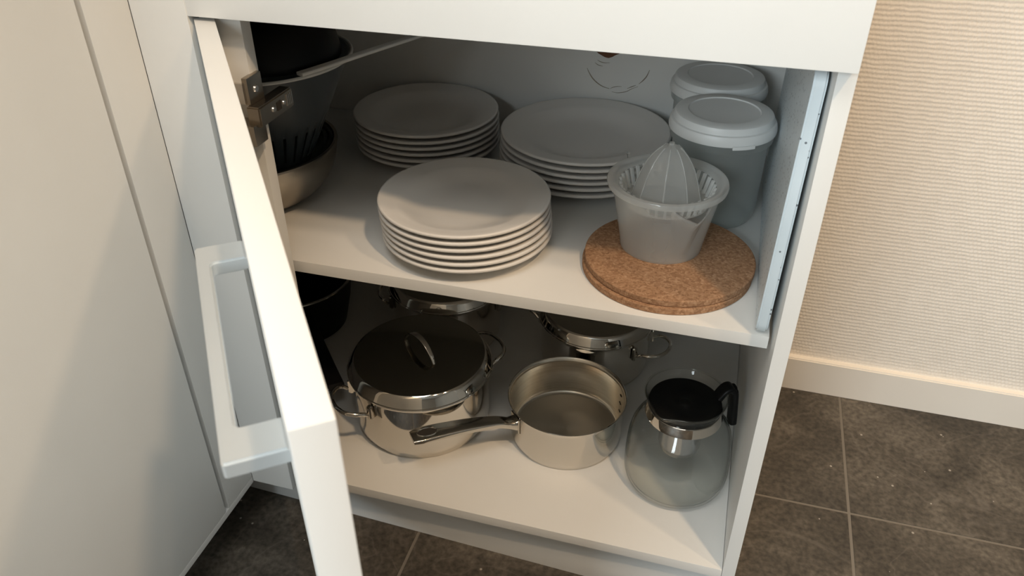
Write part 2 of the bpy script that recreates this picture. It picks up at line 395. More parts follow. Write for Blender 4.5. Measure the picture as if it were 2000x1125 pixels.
bbox(bm, WX0, WX1, Y0-0.1, Y0, 0, WZ0); bbox(bm, WX0, WX1, Y0-0.1, Y0, WZ1, ZC)
struct(finish('wall_front', bm, PLAST), 'plastered wall with the window behind the viewer', 'wall')
bm = bmesh.new()
for a, b, c, d in ((WX0, WX0+0.05, WZ0, WZ1), (WX1-0.05, WX1, WZ0, WZ1), (WX0+0.05, WX1-0.05, WZ0, WZ0+0.05), (WX0+0.05, WX1-0.05, WZ1-0.05, WZ1), (-1.125, -1.075, WZ0+0.05, WZ1-0.05)):
    bbox(bm, a, b, Y0-0.08, Y0-0.03, c, d)
struct(finish('window_1', bm, FRAMEM), 'white framed kitchen window behind the viewer', 'window')
bm = bmesh.new(); bbox(bm, 0.0, X1, YWALL-0.0122, YWALL, 0.0, 0.0666)
top_e = [e for e in bm.edges if all(v.co.z > 0.06 for v in e.verts) and all(v.co.y < YWALL-0.01 for v in e.verts)]
bmesh.ops.bevel(bm, geom=top_e, offset=0.002, segments=2, affect='EDGES')
struct(finish('baseboard_back', bm, BASEW), 'cream painted baseboard along the textured wall', 'baseboard')

# ------------------------------------------------------------------ tall cabinet on the left
tall = thing('tall_cabinet', 'tall off-white cabinet side with a vertical groove, left of the open cupboard', 'cabinet', (0, 0, 0))
YG0, YG1 = -0.0832, -0.0766
box('body', -1.26, -0.674, -1.0, -0.0375, 0.078, 2.2, LAM, tall)
box('filler_strip', -0.6735, XC, YG1, -0.018, 0.088, 2.2, LAM, tall, 0.0012)
box('cabinet_door', -0.6735, XC, -1.0, YG0, 0.088, 2.2, LAM, tall, 0.0012)
box('bottom_rail', -0.6735, XC, -1.0, -0.018, 0.078, 0.0876, LAM, tall, 0.0006)
box('kick_board', -1.24, -0.72, -0.98, -0.03, 0.0, 0.0775, LAM, tall)

# ------------------------------------------------------------------ the base cabinet
cab = thing('base_cabinet', 'white kitchen base cabinet with its door open, full of crockery and pots', 'cabinet', (0, 0, 0))
box('side_panel', -T, 0, 0, 0.5, 0, 0.865, LAMI, cab, 0.0007)
box('end_panel', XL-T, XL, 0, YBACK, 0.0797, 0.865, LAMI, cab)
box('bottom_panel', XL, -T-0.0004, 0.0, YBACK, ZB-T, ZB, LAMI, cab, 0.0007)
box('shelf_board', XL+0.001, -0.0192, 0.0278, YBACK-0.001, ZS-T, ZS, LAMI, cab, 0.0007)
back = box('back_panel', XL, -T-0.0004, YBACK, YBACK+0.008, 0.08, 0.865, LAMI, cab)
box('top_panel', XL, -T-0.0004, 0.0, YBACK-0.001, 0.85, 0.865, LAMI, cab)
box('corner_post', -0.70, -0.5558, 0.0, 0.016, ZB+0.0004, 0.8495, LAMI, cab, 0.0007)
box('filler_panel', XC+0.0003, -0.5997, -0.018, -0.0003, 0.0805, 0.865, LAM, cab, 0.0007)
# kick board, standing slightly askew under the carcass
ka = math.atan2(0.0087-0.0325, 0.75); km = Matrix.Translation((-0.75, 0.0325, 0)) @ Matrix.Rotation(ka, 4, 'Z')
box('kick_board', 0.0, 0.733, 0, 0.012, 0.0, ZB-T-0.0005, LAM, cab, 0.0006, mtx=km)
dr = box('drawer_front', -0.6008, -0.0023, -0.0173, -0.0003, ZD, 0.862, LAM, cab, 0.0011)
bm = bmesh.new()
bbox(bm, -0.575, -0.565, 0.0, 0.43, 0.742, 0.835); bbox(bm, -0.03, -0.02, 0.0, 0.43, 0.742, 0.835)
bbox(bm, -0.565, -0.03, 0.0, 0.43, 0.742, 0.754); bbox(bm, -0.565, -0.03, 0.42, 0.43, 0.754, 0.835)
finish('drawer_box', bm, LAMI, dr)
# cut-out and scribed arcs on the back panel
def arcmark(pts, r=0.0005, m=PENCIL):
    q = catmull([(x, YBACK-0.0002, z) for x, z in pts], 5)
    n = len(q)
    sweep('pencil_mark', q, lambda i: circ(r*(0.35+0.65*math.sin(PI*min(max(i/(n-1), 0.08), 0.92))), 6), m, back, upv=(0, 1, 0))
arcmark([(-0.308,0.5446),(-0.3054,0.5394),(-0.2995,0.5306),(-0.2913,0.5235),(-0.2824,0.5188),(-0.2729,0.5166)], 0.0008)
arcmark([(-0.2714,0.5168),(-0.2677,0.5191),(-0.2616,0.5209),(-0.2547,0.5216)])
arcmark([(-0.2687,0.5122),(-0.2609,0.5114),(-0.254,0.5125),(-0.2465,0.5149),(-0.2385,0.52),(-0.2304,0.5239)])
arcmark([(-0.2461,0.5193),(-0.2388,0.5231),(-0.2336,0.5256)], 0.0006)
arcmark([(-0.2293,0.528),(-0.2237,0.5339),(-0.2191,0.5405),(-0.2155,0.5501)], 0.0008)
arcmark([(-0.2934,0.5583),(-0.2894,0.5563),(-0.2832,0.555),(-0.2748,0.5557)])
arcmark([(-0.297,0.5541),(-0.2914,0.5508),(-0.2852,0.5498)])
bm = bmesh.new()   # rough-sawn rim of the hole, then a dark disc painted as its shade
ring = []
for k in range(28):
    a = 2*PI*k/28; ro = 0.0225+0.0012*math.sin(3*a+1)+0.0008*math.sin(7*a); ri = 0.0165+0.0012*math.sin(5*a)
    ring.append([bm.verts.new((-0.277+q*math.cos(a)*1.1, y, 0.5865+q*math.sin(a))) for q, y in ((ro, YBACK-0.0004), (ro-0.001, YBACK-0.0016), (ri, YBACK-0.0006))])
for k in range(28):
    A, B = ring[k], ring[(k+1) % 28]
    for j in range(2): bm.faces.new((A[j], B[j], B[j+1], A[j+1]))
o = finish('hole_rim', bm, RAW, back); o['label'] = 'rough brown sawn edge of a round hole'
bm = bmesh.new(); bm.faces.new([bm.verts.new((-0.277+0.0175*math.cos(2*PI*k/28)*1.1, YBACK-0.0003, 0.5865+0.0175*math.sin(2*PI*k/28))) for k in range(28)])
finish('hole', bm, DARKV, back)

# the open door: hinge corner, then free edge pointing towards the viewer
DA = math.atan2(-0.7934, 0.6087)
door = box('door', 0, 0.5995, 0, 0.0185, 0.0805, 0.7256, LAM, cab, 0.0012)
door.location = (-0.5995, -0.0098, 0); door.rotation_euler = (0, 0, DA)
# bow handle, running level along the door's outer face
bm = bmesh.new(); prof = []
def fil(cx, cy, r, a0, a1, n=5): return [(cx+r*math.cos(R(a0+(a1-a0)*k/n)), cy+r*math.sin(R(a0+(a1-a0)*k/n))) for k in range(n+1)]
H0, H1, HP, LW, BT = 0.340, 0.546, -0.031, 0.0235, 0.0088
prof += [(H0, -0.0002)] + fil(H0+0.002, HP+0.002, 0.002, 180, 270) + fil(H1-0.002, HP+0.002, 0.002, 270, 360) + [(H1, -0.0002)]
prof += [(H1-LW, -0.0002)] + fil(H1-LW-0.003, HP+BT+0.003, 0.003, 0, -90, 4) + fil(H0+LW+0.003, HP+BT+0.003, 0.003, 270, 180, 4) + [(H0+LW, -0.0002)]
lo = [bm.verts.new((x, y, 0.657)) for x, y in prof]; hi = [bm.verts.new((x, y, 0.667)) for x, y in prof]
n = len(prof)
for k in range(n): bm.faces.new((lo[k], lo[(k+1) % n], hi[(k+1) % n], hi[k]))
bm.faces.new(lo[::-1]); bm.faces.new(hi)
bmesh.ops.recalc_face_normals(bm, faces=bm.faces[:])
ed = [e for e in bm.edges if abs(e.verts[0].co.z-e.verts[1].co.z) < 1e-6]
bmesh.ops.bevel(bm, geom=ed, offset=0.0012, segments=2, affect='EDGES')
o = sharp(finish('handle', bm, HANDLE, door), 35); o['label'] = 'grey metal bow handle'

# concealed hinge
bm = bmesh.new()
for x0, x1, y0, y1, z0, z1 in ((-0.5555, -0.5405, -0.018, 0.047, 0.6235, 0.6445),):
    v = bbox(bm, x0, x1, y0, y1, z0, z1)
bmesh.ops.bevel(bm, geom=bm.edges[:], offset=0.0015, segments=2, affect='EDGES')
hinge = sharp(finish('hinge', bm, NICKEL, cab), 35); hinge['label'] = 'nickel concealed door hinge'
box('mounting_wing', -0.5575, -0.5515, -0.014, 0.012, 0.6445, 0.672, NICKEL, hinge, 0.0012)
box('wing_lip', -0.566, -0.556, -0.016, -0.0125, 0.646, 0.667, NICKELB, hinge, 0.0008)
box('hinge_clip', -0.568, -0.545, -0.026, -0.004, 0.606, 0.6275, NICKEL, hinge, 0.0015)
box('clip_lip', -0.567, -0.5555, -0.0285, -0.0255, 0.6085, 0.627, NICKELB, hinge, 0.0008)
box('slot_shade', -0.5412, -0.5398, 0.014, 0.022, 0.630, 0.639, DARKV, hinge)  # dark block standing for the shade inside the slot
for k in range(4): box('rib', -0.5410, -0.5396, 0.033+0.0032*k, 0.0345+0.0032*k, 0.6285, 0.6405, NICKELB, hinge)
for (x, y, z, r) in ((-0.5405, 0.007, 0.6345, 0.0034), (-0.5405, 0.0275, 0.6345, 0.0028), (-0.5515, -0.001, 0.658, 0.0042)):
    bm = bmesh.new(); bmesh.ops.create_cone(bm, cap_ends=True, segments=16, radius1=r, radius2=r*0.75, depth=0.0018, matrix=Matrix.Translation((x+0.0006, y, z)) @ Matrix.Rotation(PI/2, 4, 'Y'))
    sharp(finish('screw', bm, NICKELB, hinge), 35)

# worktop on top of the cabinet
tag(box('worktop', XC+0.001, 0.01, -0.035, YWALL-0.001, 0.866, 0.90, STONE, None, 0.002), 'grey stone worktop lying on the base cabinet', 'worktop')

# ------------------------------------------------------------------ plates
def plate_mesh(Rp):
    H = 0.0208
    top = [(0, 0.0048), (0.40*Rp, 0.0048), (0.50*Rp, 0.0055), (0.58*Rp, 0.0076), (0.66*Rp, 0.0112), (0.73*Rp, 0.0146), (0.775*Rp, 0.0164), (0.81*Rp, 0.0172), (0.88*Rp, 0.0184), (0.97*Rp, H+0.0002), (0.99*Rp, H+0.0002)]
    edge = [(Rp, H-0.0011), (0.9975*Rp, H-0.0030), (0.985*Rp, H-0.0040)]
    bot = [(0.88*Rp, 0.0142), (0.81*Rp, 0.0130), (0.76*Rp, 0.0110), (0.68*Rp, 0.0070), (0.60*Rp, 0.0034), (0.52*Rp, 0.0014), (0.50*Rp, 0.0), (0.475*Rp, 0.0), (0.46*Rp, 0.0018), (0, 0.0018)]
    bm = bmesh.new(); lathe_bm(bm, top+edge+bot, 96); bmesh.ops.recalc_face_normals(bm, faces=bm.faces[:])
    me = bpy.data.meshes.new('plate'); bm.to_mesh(me); bm.free()
    for f in me.polygons: f.use_smooth = True
    me.materials.append(PORC); return me
order = ['bottom plate', 'second plate from the bottom', 'third plate from the bottom', 'third plate from the top', 'second plate from the top', 'topmost plate']
def stack(cx, cy, Rp, dz, where, grp, drift):
    me = plate_mesh(Rp)
    for k in range(6):
        o = bpy.data.objects.new('plate', me); C.objects.link(o)
        f = (5-k)/5
        o.location = (cx+drift[0]*f+rnd.uniform(-.0008, .0008)*(k < 5), cy+drift[1]*f+rnd.uniform(-.0008, .0008)*(k < 5), ZS+k*dz)
        tag(o, order[k]+' '+where, 'plate', grp)
stack(-0.3822, 0.1296, 0.1031, 0.0085, 'of the white stack nearest the shelf edge', 'white plates in the front stack', (0.0035, -0.001))
stack(-0.5232, 0.3697, 0.1063, 0.0090, 'of the dim stack at the back beside the bowls', 'white plates in the back stack by the bowls', (0.002, 0.0))
stack(-0.2825, 0.3592, 0.1180, 0.0089, 'of the widest stack, behind the citrus juicer', 'large white plates in the stack behind the juicer', (-0.002, -0.002))

# ------------------------------------------------------------------ cork trivets and the juicer
CX, CY, CR = -0.1372, 0.1354, 0.0975
cprof = [(0, 0), (CR-0.001, 0), (CR, 0.001), (CR, 0.0072), (CR-0.001, 0.0081), (0, 0.0081)]
tag(lathe('cork_trivet', cprof, CORK, None, (CX-0.0006, CY-0.0015, ZS+0.0001), 128, ang=30), 'lower round cork trivet lying directly on the shelf', 'trivet', 'cork trivets')
tag(lathe('cork_trivet', cprof, CORK, None, (CX+0.0012, CY+0.0022, ZS+0.0083), 128, ang=30), 'upper round cork trivet carrying the citrus juicer', 'trivet', 'cork trivets')

jz = ZS+0.0166
jui = thing('citrus_juicer', 'frosted plastic citrus juicer with a ribbed cone, on the cork trivets', 'juicer', (-0.1490, 0.1580, jz))
SPA = R(-56)
HB = 0.080
def spout(a, r, z, i):
    d = (a-SPA+PI) % (2*PI)-PI
    t = max(0.0, min(1.0, (z-0.010)/(HB-0.010)))
    wdt = R(7+17*t)
    k = max(0.0, 1-abs(d)/wdt); k = k**0.8 if k > 0 else 0
    return r+0.0125*k*t**0.8, z-0.016*k*max(0, (t-0.55)/0.45)
bo = [(0, 0.0035), (0.040, 0.0035), (0.0455, 0.0), (0.0475, 0.0), (0.0482, 0.003), (0.0490, 0.010), (0.0505, 0.018), (0.0525, 0.029), (0.0545, 0.040), (0.0565, 0.050), (0.0585, 0.060), (0.0600, 0.067), (0.0610, 0.073), (0.0618, HB)]
o = lathe('juice_bowl', bo, FROST, jui, None, 180, spout, 60); o['label'] = 'frosted bowl with a pouring spout'
md = o.modifiers.new('thickness', 'SOLIDIFY'); md.thickness = 0.0014; md.offset = -1
# strainer: flange, slotted wall, floor
ZR = HB+0.004
bm = bmesh.new()
lathe_bm(bm, [(0.0640, ZR-0.008), (0.0674, ZR-0.0062), (0.0682, ZR-0.002), (0.0670, ZR+0.0002), (0.0640, ZR+0.0008), (0.0590, ZR-0.0010), (0.0555, ZR-0.0035), (0.0545, ZR-0.0055)], 96)
r0, z0, r1, z1 = 0.0545, ZR-0.0055, 0.0490, ZR-0.025
lathe_bm(bm, [(0.0492, z1+0.0022), (0.0492, z1-0.0008), (0.046, z1-0.0020), (0.038, z1-0.0020)], 96)
bmesh.ops.recalc_face_normals(bm, faces=bm.faces[:])
st = sharp(finish('strainer', bm, FROSTR, jui), 40); st['label'] = 'slotted strainer ring'
NS = 34
bm = bmesh.new()
a, b = -0.032, 0.032; q = []
for rr, zz in ((r0, z0+0.0004), (r1, z1)):
    for th in (0, 0.0030):
        for ang_ in (a, b): q.append(bm.verts.new(((rr-th)*math.cos(ang_), (rr-th)*math.sin(ang_), zz)))
for f in ((0, 1, 5, 4), (3, 2, 6, 7), (2, 0, 4, 6), (1, 3, 7, 5), (0, 2, 3, 1), (4, 5, 7, 6)): bm.faces.new([q[i] for i in f])
bmesh.ops.recalc_face_normals(bm, faces=bm.faces[:])
first = finish('slot_bar', bm, FROSTB, st)
for k in range(1, NS):
    o = bpy.data.objects.new('slot_bar', first.data); C.objects.link(o); o.parent = st; o.rotation_euler = (0, 0, 2*PI*k/NS)
# reamer cone with eight ribs
def ribs(a, r, z, i):
    c = abs(math.sin(4*a)); return r*(1.0-0.07*c**0.8), z
zc = z1-0.0020; hc = 0.070; cone = []
for k in range(17):
    t = k/16; cone.append((0.0372*max(0.0, 1-t**2.6)**0.62*(1-0.20*t)+0.003*(1-t)**6, zc+hc*t))
bm = bmesh.new()
lathe_bm(bm, [(0.0415, zc)]+cone[:-1]+[(0, zc+hc)], 96, ribs)
for k in range(8):
    a = 2*PI*k/8+0.2
    a = 2*PI*k/8
    pts = [((r*1.004)*math.cos(a), (r*1.004)*math.sin(a), z) for r, z in cone[1:-1]]
    sweep_bm(bm, pts, circ(0.0008, 6), upv=(math.cos(a), math.sin(a), 0))
sweep_bm(bm, [(0, 0, zc+hc-0.003), (0, 0, zc+hc+0.0006)], circ(0.0030, 10))
bmesh.ops.recalc_face_normals(bm, faces=bm.faces[:])
o = sharp(finish('reamer_cone', bm, FROSTR, jui), 60); o['label'] = 'ribbed squeezing cone'
# little hook tab on the rim at the back
sweep('rim_tab', [(-0.052, 0.042, ZR-0.002), (-0.0535, 0.0435, ZR+0.006), (-0.051, 0.041, ZR+0.007)], circ(0.0016, 8), FROST, jui)

# ------------------------------------------------------------------ lidded containers
def container(x, y, label, H=0.1375, rz=0.0):
    t = thing('storage_container', label, 'container', (x, y, ZS+0.0001), rz, 'lidded storage containers')
    zr = H-0.020
    o_ = [(0, 0.002), (0.046, 0.002), (0.049, 0.0), (0.053, 0.002), (0.0555, 0.008), (0.0565, 0.02), (0.0580, zr-0.016), (0.0586, zr-0.0125), (0.0622, zr-0.0115), (0.0626, zr-0.010), (0.0626, zr+0.002)]
    lathe('body', o_, FROSTC, t, None, 96, ang=40)
    ld = lathe('lid', [(0.0622, zr-0.0005), (0.0648, zr-0.0010), (0.0652, zr+0.002), (0.0642, zr+0.0085), (0.0630, zr+0.0108), (0.0606, zr+0.0116), (0.0602, zr+0.0128), (0.0598, zr+0.0165), (0.0585, zr+0.0190), (0.0560, zr+0.0202), (0.0435, zr+0.0206), (0.0425, zr+0.0193), (0.0405, zr+0.0190), (0, zr+0.0192)], LIDW, t, None, 96, ang=28)
    ld['label'] = 'white snap lid'
    pts = [(0.0656*math.cos(R(a)), 0.0656*math.sin(R(a)), zr-0.0010) for a in range(-76, -51, 3)]
    sweep('lid_tab', pts, [(-0.0012, -0.0022), (0.0012, -0.0022), (0.0012, 0.002), (-0.0012, 0.002)], LIDW, ld)
container(-0.1000, 0.2880, 'tall frosted container with a white lid, right behind the citrus juicer')
container(-0.1135, 0.4182, 'frosted container with a white lid in the back corner, behind the other container', 0.1375, 0.3)

# ------------------------------------------------------------------ cutting board leaning on the side panel
bm = bmesh.new()
def rr_pts(y0, y1, z0, z1, r, n=6):
    o = []
    for cy, cz, a0 in ((y1-r, z1-r, 0), (y0+r, z1-r, 90), (y0+r, z0+r, 180), (y1-r, z0+r, 270)):
        for k in range(n+1):
            a = R(a0+90*k/n); o.append((cy+r*math.cos(a), cz+r*math.sin(a)))
    return o
pp = rr_pts(0.0, 0.385, 0.0, 0.277, 0.014)
lo = [bm.verts.new((-0.0058, y, z)) for y, z in pp]; hi = [bm.verts.new((0.0058, y, z)) for y, z in pp]; n = len(pp)
for k in range(n): bm.faces.new((lo[k], lo[(k+1) % n], hi[(k+1) % n], hi[k]))
bm.faces.new(lo[::-1]); bm.faces.new(hi)
bmesh.ops.recalc_face_normals(bm, faces=bm.faces[:])
ed = [e for e in bm.edges if abs(e.verts[0].co.x-e.verts[1].co.x) < 1e-6]
bmesh.ops.bevel(bm, geom=ed, offset=0.0018, segments=2, affect='EDGES')
brd = sharp(finish('cutting_board', bm, BOARD), 40)
brd.location = (-0.0285, 0.0262, ZS+0.0004); brd.rotation_euler = (0, R(0.95), 0)
tag(brd, 'pale blue speckled plastic cutting board standing on edge against the side panel', 'cutting board')

# ------------------------------------------------------------------ glass bowls, colander, black lid, spatula
def glass_bowl(x, y, z, Rb, Hb, label):
    th = 0.0028
    o_, i_ = [(0, 0.0)], []
    for k in range(13):
        t = k/12; r = Rb*(0.46+0.54*math.sin(t*PI/2)**0.9); zz = Hb*(1-math.cos(t*PI/2))**0.85
        o_.append((r, zz)); i_.append((r-th, zz+th*(1-t)))
    o_.append((Rb+0.0015, Hb+0.0005)); o_.append((Rb+0.0012, Hb+0.003)); i_.append((Rb-th, Hb+0.003))
    o = lathe('glass_bowl', o_+i_[::-1]+[(0, th)], GLASSG, None, (x, y, z), 96, ang=50)
    return tag(o, label, 'bowl', 'nested mixing bowls')
o = glass_bowl(-0.692, 0.169, ZS+0.0002, 0.112, 0.073, 'brushed steel mixing bowl standing on the shelf behind the hinge')
o.name = 'steel_bowl'; o.data.materials.clear(); o.data.materials.append(BOWLS)
glass_bowl(-0.687, 0.172, ZS+0.0062, 0.100, 0.066, 'larger glass bowl nested inside the steel mixing bowl')
glass_bowl(-0.683, 0.174, ZS+0.0122, 0.088, 0.059, 'smaller glass bowl, innermost of the nest under the colander')
colz = ZS+0.021; ch = ZS+0.188-colz
col = thing('colander', 'smoky plastic slotted colander standing in the nested bowls', 'colander', (-0.664, 0.185, colz))
rb, rt_ = 0.030, 0.109
rz_ = lambda z: rb+(rt_-rb)*(z/ch)**1.0
za, zb_ = 0.040, 0.082
bm = bmesh.new()
lathe_bm(bm, [(0, 0.0), (rb, 0.0)]+[(rz_(z), z) for z in (0.01, 0.02, 0.03, za)], 112)
for k in range(112):
    if k % 4 == 1: continue
    a, b = 2*PI*k/112, 2*PI*(k+1)/112
    bm.faces.new([bm.verts.new((rz_(z)*math.cos(q), rz_(z)*math.sin(q), z)) for q, z in ((a, za), (b, za), (b, zb_), (a, zb_))])
lathe_bm(bm, [(rz_(z), z) for z in (zb_, 0.1, 0.12, 0.14, ch)]+[(rt_+0.003, ch+0.001)], 112)
bmesh.ops.remove_doubles(bm, verts=bm.verts[:], dist=1e-5)
o = finish('basket', bm, SMOKE, col); sharp(o, 40)
md = o.modifiers.new('thickness', 'SOLIDIFY'); md.thickness = 0.0014; md.offset = 0
rimp = [((rt_+0.0035)*math.cos(2*PI*k/64), (rt_+0.0035)*math.sin(2*PI*k/64), ch+0.0005) for k in range(64)]
sweep('rim', rimp, circ(0.0020, 8), UTEN, col, closed=True)

blid = thing('black_domed_lid', 'black domed lid lying on top of the colander', 'bowl', (-0.668, 0.187, ZS+0.1905))
blid.rotation_euler = (R(-2), R(3), 0)  # domed black lid tilted on the colander rim, not a bowl
lathe('lid_shell', [(0.098, 0.002), (0.102, 0.001), (0.103, 0.004), (0.101, 0.012), (0.096, 0.030), (0.084, 0.050), (0.062, 0.066), (0, 0.072), (0, 0.070), (0.060, 0.064), (0.082, 0.048), (0.094, 0.028), (0.098, 0.010)], BLACKG, blid, None, 72)
lathe('lid_ring', [(0.044, 0.0680), (0.044, 0.0735), (0.040, 0.0740), (0.040, 0.0685)], BLACK, blid, None, 48)

# ------------------------------------------------------------------ pots
def arc_handle(parent, ang, Rb, z, half, reach, rad=0.0030):
    """wire loop handle with two riveted brackets, at angle ang round the pot"""
    c, s = math.cos(ang), math.sin(ang)
    loc = lambda u, v, w: (c*u-s*v, s*u+c*v, w)
    pts = [(Rb+0.003, -half, z-0.004), (Rb+0.010, -half*1.02, z+0.001), (Rb+reach*0.55, -half*0.97, z+0.004), (Rb+reach*0.88, -half*0.62, z+0.005), (Rb+reach, 0, z+0.005),
           (Rb+reach*0.88, half*0.62, z+0.005), (Rb+reach*0.55, half*0.97, z+0.004), (Rb+0.010, half*1.02, z+0.001), (Rb+0.003, half, z-0.004)]
    h = sweep('loop_handle', [loc(*p) for p in catmull(pts, 6)], circ(rad, 8), STEEL, parent)
    for sg in (-1, 1):
        rr = math.hypot(Rb, half); 
        bmb = bmesh.new()
        a2 = math.atan2(sg*half, Rb); Rin = Rb
        m_ = Matrix.Rotation(ang+a2, 4, 'Z')
        bbox(bmb, Rin-0.0005, Rin+0.0075, -0.0042, 0.0042, z-0.014, z+0.010, m_)
        bmesh.ops.bevel(bmb, geom=bmb.edges[:], offset=0.002, segments=2, affect='EDGES')
        sharp(finish('bracket', bmb, STEEL, h), 35)
def pot(name, label, x, y, Rl, hb, hang, lid_ang, half=0.034, reach=0.036, lip=0.0, handles=2):
    """lidded steel pot; Rl lid radius, hb height of the body"""
    t = thing(name, label, 'pot', (x, y, ZB+0.0002), 0)
    Rb = Rl*0.945
    o_ = [(0, 0.0), (Rb*0.925, 0.0), (Rb*0.935, 0.001), (Rb*0.935, 0.0058), (Rb*0.955, 0.0066), (Rb*0.985, 0.010), (Rb*0.998, 0.016), (Rb, 0.022), (Rb, 0.026), (Rb, hb-0.012), (Rb, hb-0.008), (Rb, hb-0.006), (Rb*1.012, hb-0.002), (Rb*1.02, hb)]
    i_ = [(Rb*0.995, hb), (Rb*0.985, hb-0.006), (Rb*0.98, 0.02), (Rb*0.93, 0.009), (0, 0.008)]
    lathe('body', o_+i_, STEEL, t, None, 96, ang=35)
    ld = lathe('lid', [(Rl*0.985, hb+0.0003), (Rl*1.0, hb+0.0003), (Rl*1.004, hb+0.0015), (Rl*0.998, hb+0.0028), (Rl*0.985, hb+0.0034), (Rl*0.945, hb+0.0125), (Rl*0.915, hb+0.0175), (Rl*0.895, hb+0.0190)], STEEL, t, None, 96, ang=24)
    ld['label'] = 'polished bevelled lid'
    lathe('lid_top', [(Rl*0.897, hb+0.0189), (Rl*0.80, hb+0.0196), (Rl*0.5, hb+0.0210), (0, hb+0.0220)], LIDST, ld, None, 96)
    # strap handle arching over the lid
    c, s = math.cos(lid_ang), math.sin(lid_ang); zt = hb+0.0212
    path = catmull([(-0.036, 0, zt-0.0005), (-0.030, 0, zt+0.012), (-0.016, 0, zt+0.024), (0.0, 0, zt+0.028), (0.016, 0, zt+0.024), (0.030, 0, zt+0.012), (0.036, 0, zt-0.0005)], 6)
    path = [(c*p.x-s*p.y, s*p.x+c*p.y, p.z) for p in path]; n = len(path)
    sweep('lid_handle', path, lambda i: rrect(0.0050+0.0035*math.sin(PI*i/(n-1)), 0.0030, 0.0012), STEEL, ld)
    for k in range(handles): arc_handle(t, hang+k*PI, Rb, hb-0.020, half, reach)
    return t
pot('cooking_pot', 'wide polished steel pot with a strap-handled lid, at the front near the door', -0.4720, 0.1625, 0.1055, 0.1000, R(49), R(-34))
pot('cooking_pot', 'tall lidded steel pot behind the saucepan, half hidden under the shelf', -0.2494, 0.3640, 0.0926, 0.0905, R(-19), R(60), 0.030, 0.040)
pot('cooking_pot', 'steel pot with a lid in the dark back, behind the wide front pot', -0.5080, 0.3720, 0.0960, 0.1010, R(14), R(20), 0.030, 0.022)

# saucepan without lid
sp_ = thing('saucepan', 'open brushed steel saucepan with a long hollow handle', 'saucepan', (-0.2564, 0.1848, ZB+0.0002))
SR, SH = 0.0846, 0.0722
o_ = [(0, 0.0), (SR*0.915, 0.0), (SR*0.925, 0.001), (SR*0.925, 0.005), (SR*0.945, 0.0058), (SR*0.962, 0.009), (SR*0.967, 0.013), (SR*0.968, 0.017), (SR*0.968, 0.020), (SR*0.968, SH-0.012), (SR*0.968, SH-0.008), (SR*0.968, SH-0.006), (SR*0.985, SH-0.0015), (SR*1.01, SH)]
lathe('body', o_+[(SR*1.012, SH+0.0008), (SR*1.0, SH+0.0014)], STEEL, sp_, None, 112, ang=35)
ins = lathe('inner_wall', [(SR*1.0, SH+0.0014), (SR*0.975, SH-0.0005), (SR*0.955, SH-0.006), (SR*0.95, 0.018), (SR*0.935, 0.0115), (SR*0.90, 0.0085), (SR*0.86, 0.0075), (0, 0.0072)], BRUSH, sp_, None, 112, ang=60)
ins['label'] = 'brushed steel inside of the pan'
ha = R(-139.5); hc_, hs_ = math.cos(ha), math.sin(ha)
pl = [(SR*0.972, 0.050), (SR+0.010, 0.054), (SR+0.030, 0.063), (SR+0.070, 0.072), (SR+0.110, 0.078), (SR+0.138, 0.081), (SR+0.150, 0.081)]
wd = [0.022, 0.0180, 0.0200, 0.0240, 0.0270, 0.0285, 0.0230]; ht = [0.018, 0.011, 0.010, 0.010, 0.009, 0.008, 0.006]
pts = catmull([(r*hc_, r*hs_, z) for r, z in pl], 6); nn = len(pts)
def lerp(a, t):
    f = t*(len(a)-1); i = min(int(f), len(a)-2); return a[i]+(a[i+1]-a[i])*(f-i)
bm = bmesh.new()
sweep_bm(bm, pts, lambda i: rrect(lerp(wd, i/(nn-1)), lerp(ht, i/(nn-1)), lerp(ht, i/(nn-1))*0.32))
bmesh.ops.recalc_face_normals(bm, faces=bm.faces[:])
hnd = sharp(finish('handle', bm, STEELS, sp_), 40); hnd['label'] = 'long steel handle with a hanging hole'
# raised oval rim and flat dark oval painted as shade in the hanging hole
hm = Matrix.Translation(((SR+0.128)*hc_, (SR+0.128)*hs_, 0.0846)) @ Matrix.Rotation(ha, 4, 'Z') @ Matrix.Rotation(R(-7), 4, 'Y')
ov = [hm @ Vector((0.0140*math.cos(2*PI*k/32), 0.0078*math.sin(2*PI*k/32), 0.0)) for k in range(32)]
sweep('hole_rim', ov, circ(0.0011, 6), STEEL, hnd, closed=True)
bm = bmesh.new()
bm.faces.new([bm.verts.new(hm @ Vector((0.0133*math.cos(2*PI*k/32), 0.0071*math.sin(2*PI*k/32), 0.0002))) for k in range(32)])
finish('hanging_hole_shade', bm, DARKV, hnd)
bm = bmesh.new(); bbox(bm, SR*0.962, SR*0.962+0.0022, -0.0125, 0.0125, 0.036, 0.064, Matrix.Rotation(ha, 4, 'Z'))
bmesh.ops.bevel(bm, geom=bm.edges[:], offset=0.0009, segments=2, affect='EDGES')
sharp(finish('handle_bracket', bm, STEEL, sp_), 35)
for k, zz in enumerate((0.030, 0.045, 0.060)):     # litre marks pressed into the inside wall
    a0 = R(22); q = [(SR*0.947*math.cos(a0+d), SR*0.947*math.sin(a0+d), zz) for d in (0, 0.03, 0.06, 0.09 if k % 2 else 0.075)]
    sweep('measuring_mark', q, circ(0.0006, 5), DARKV, ins)

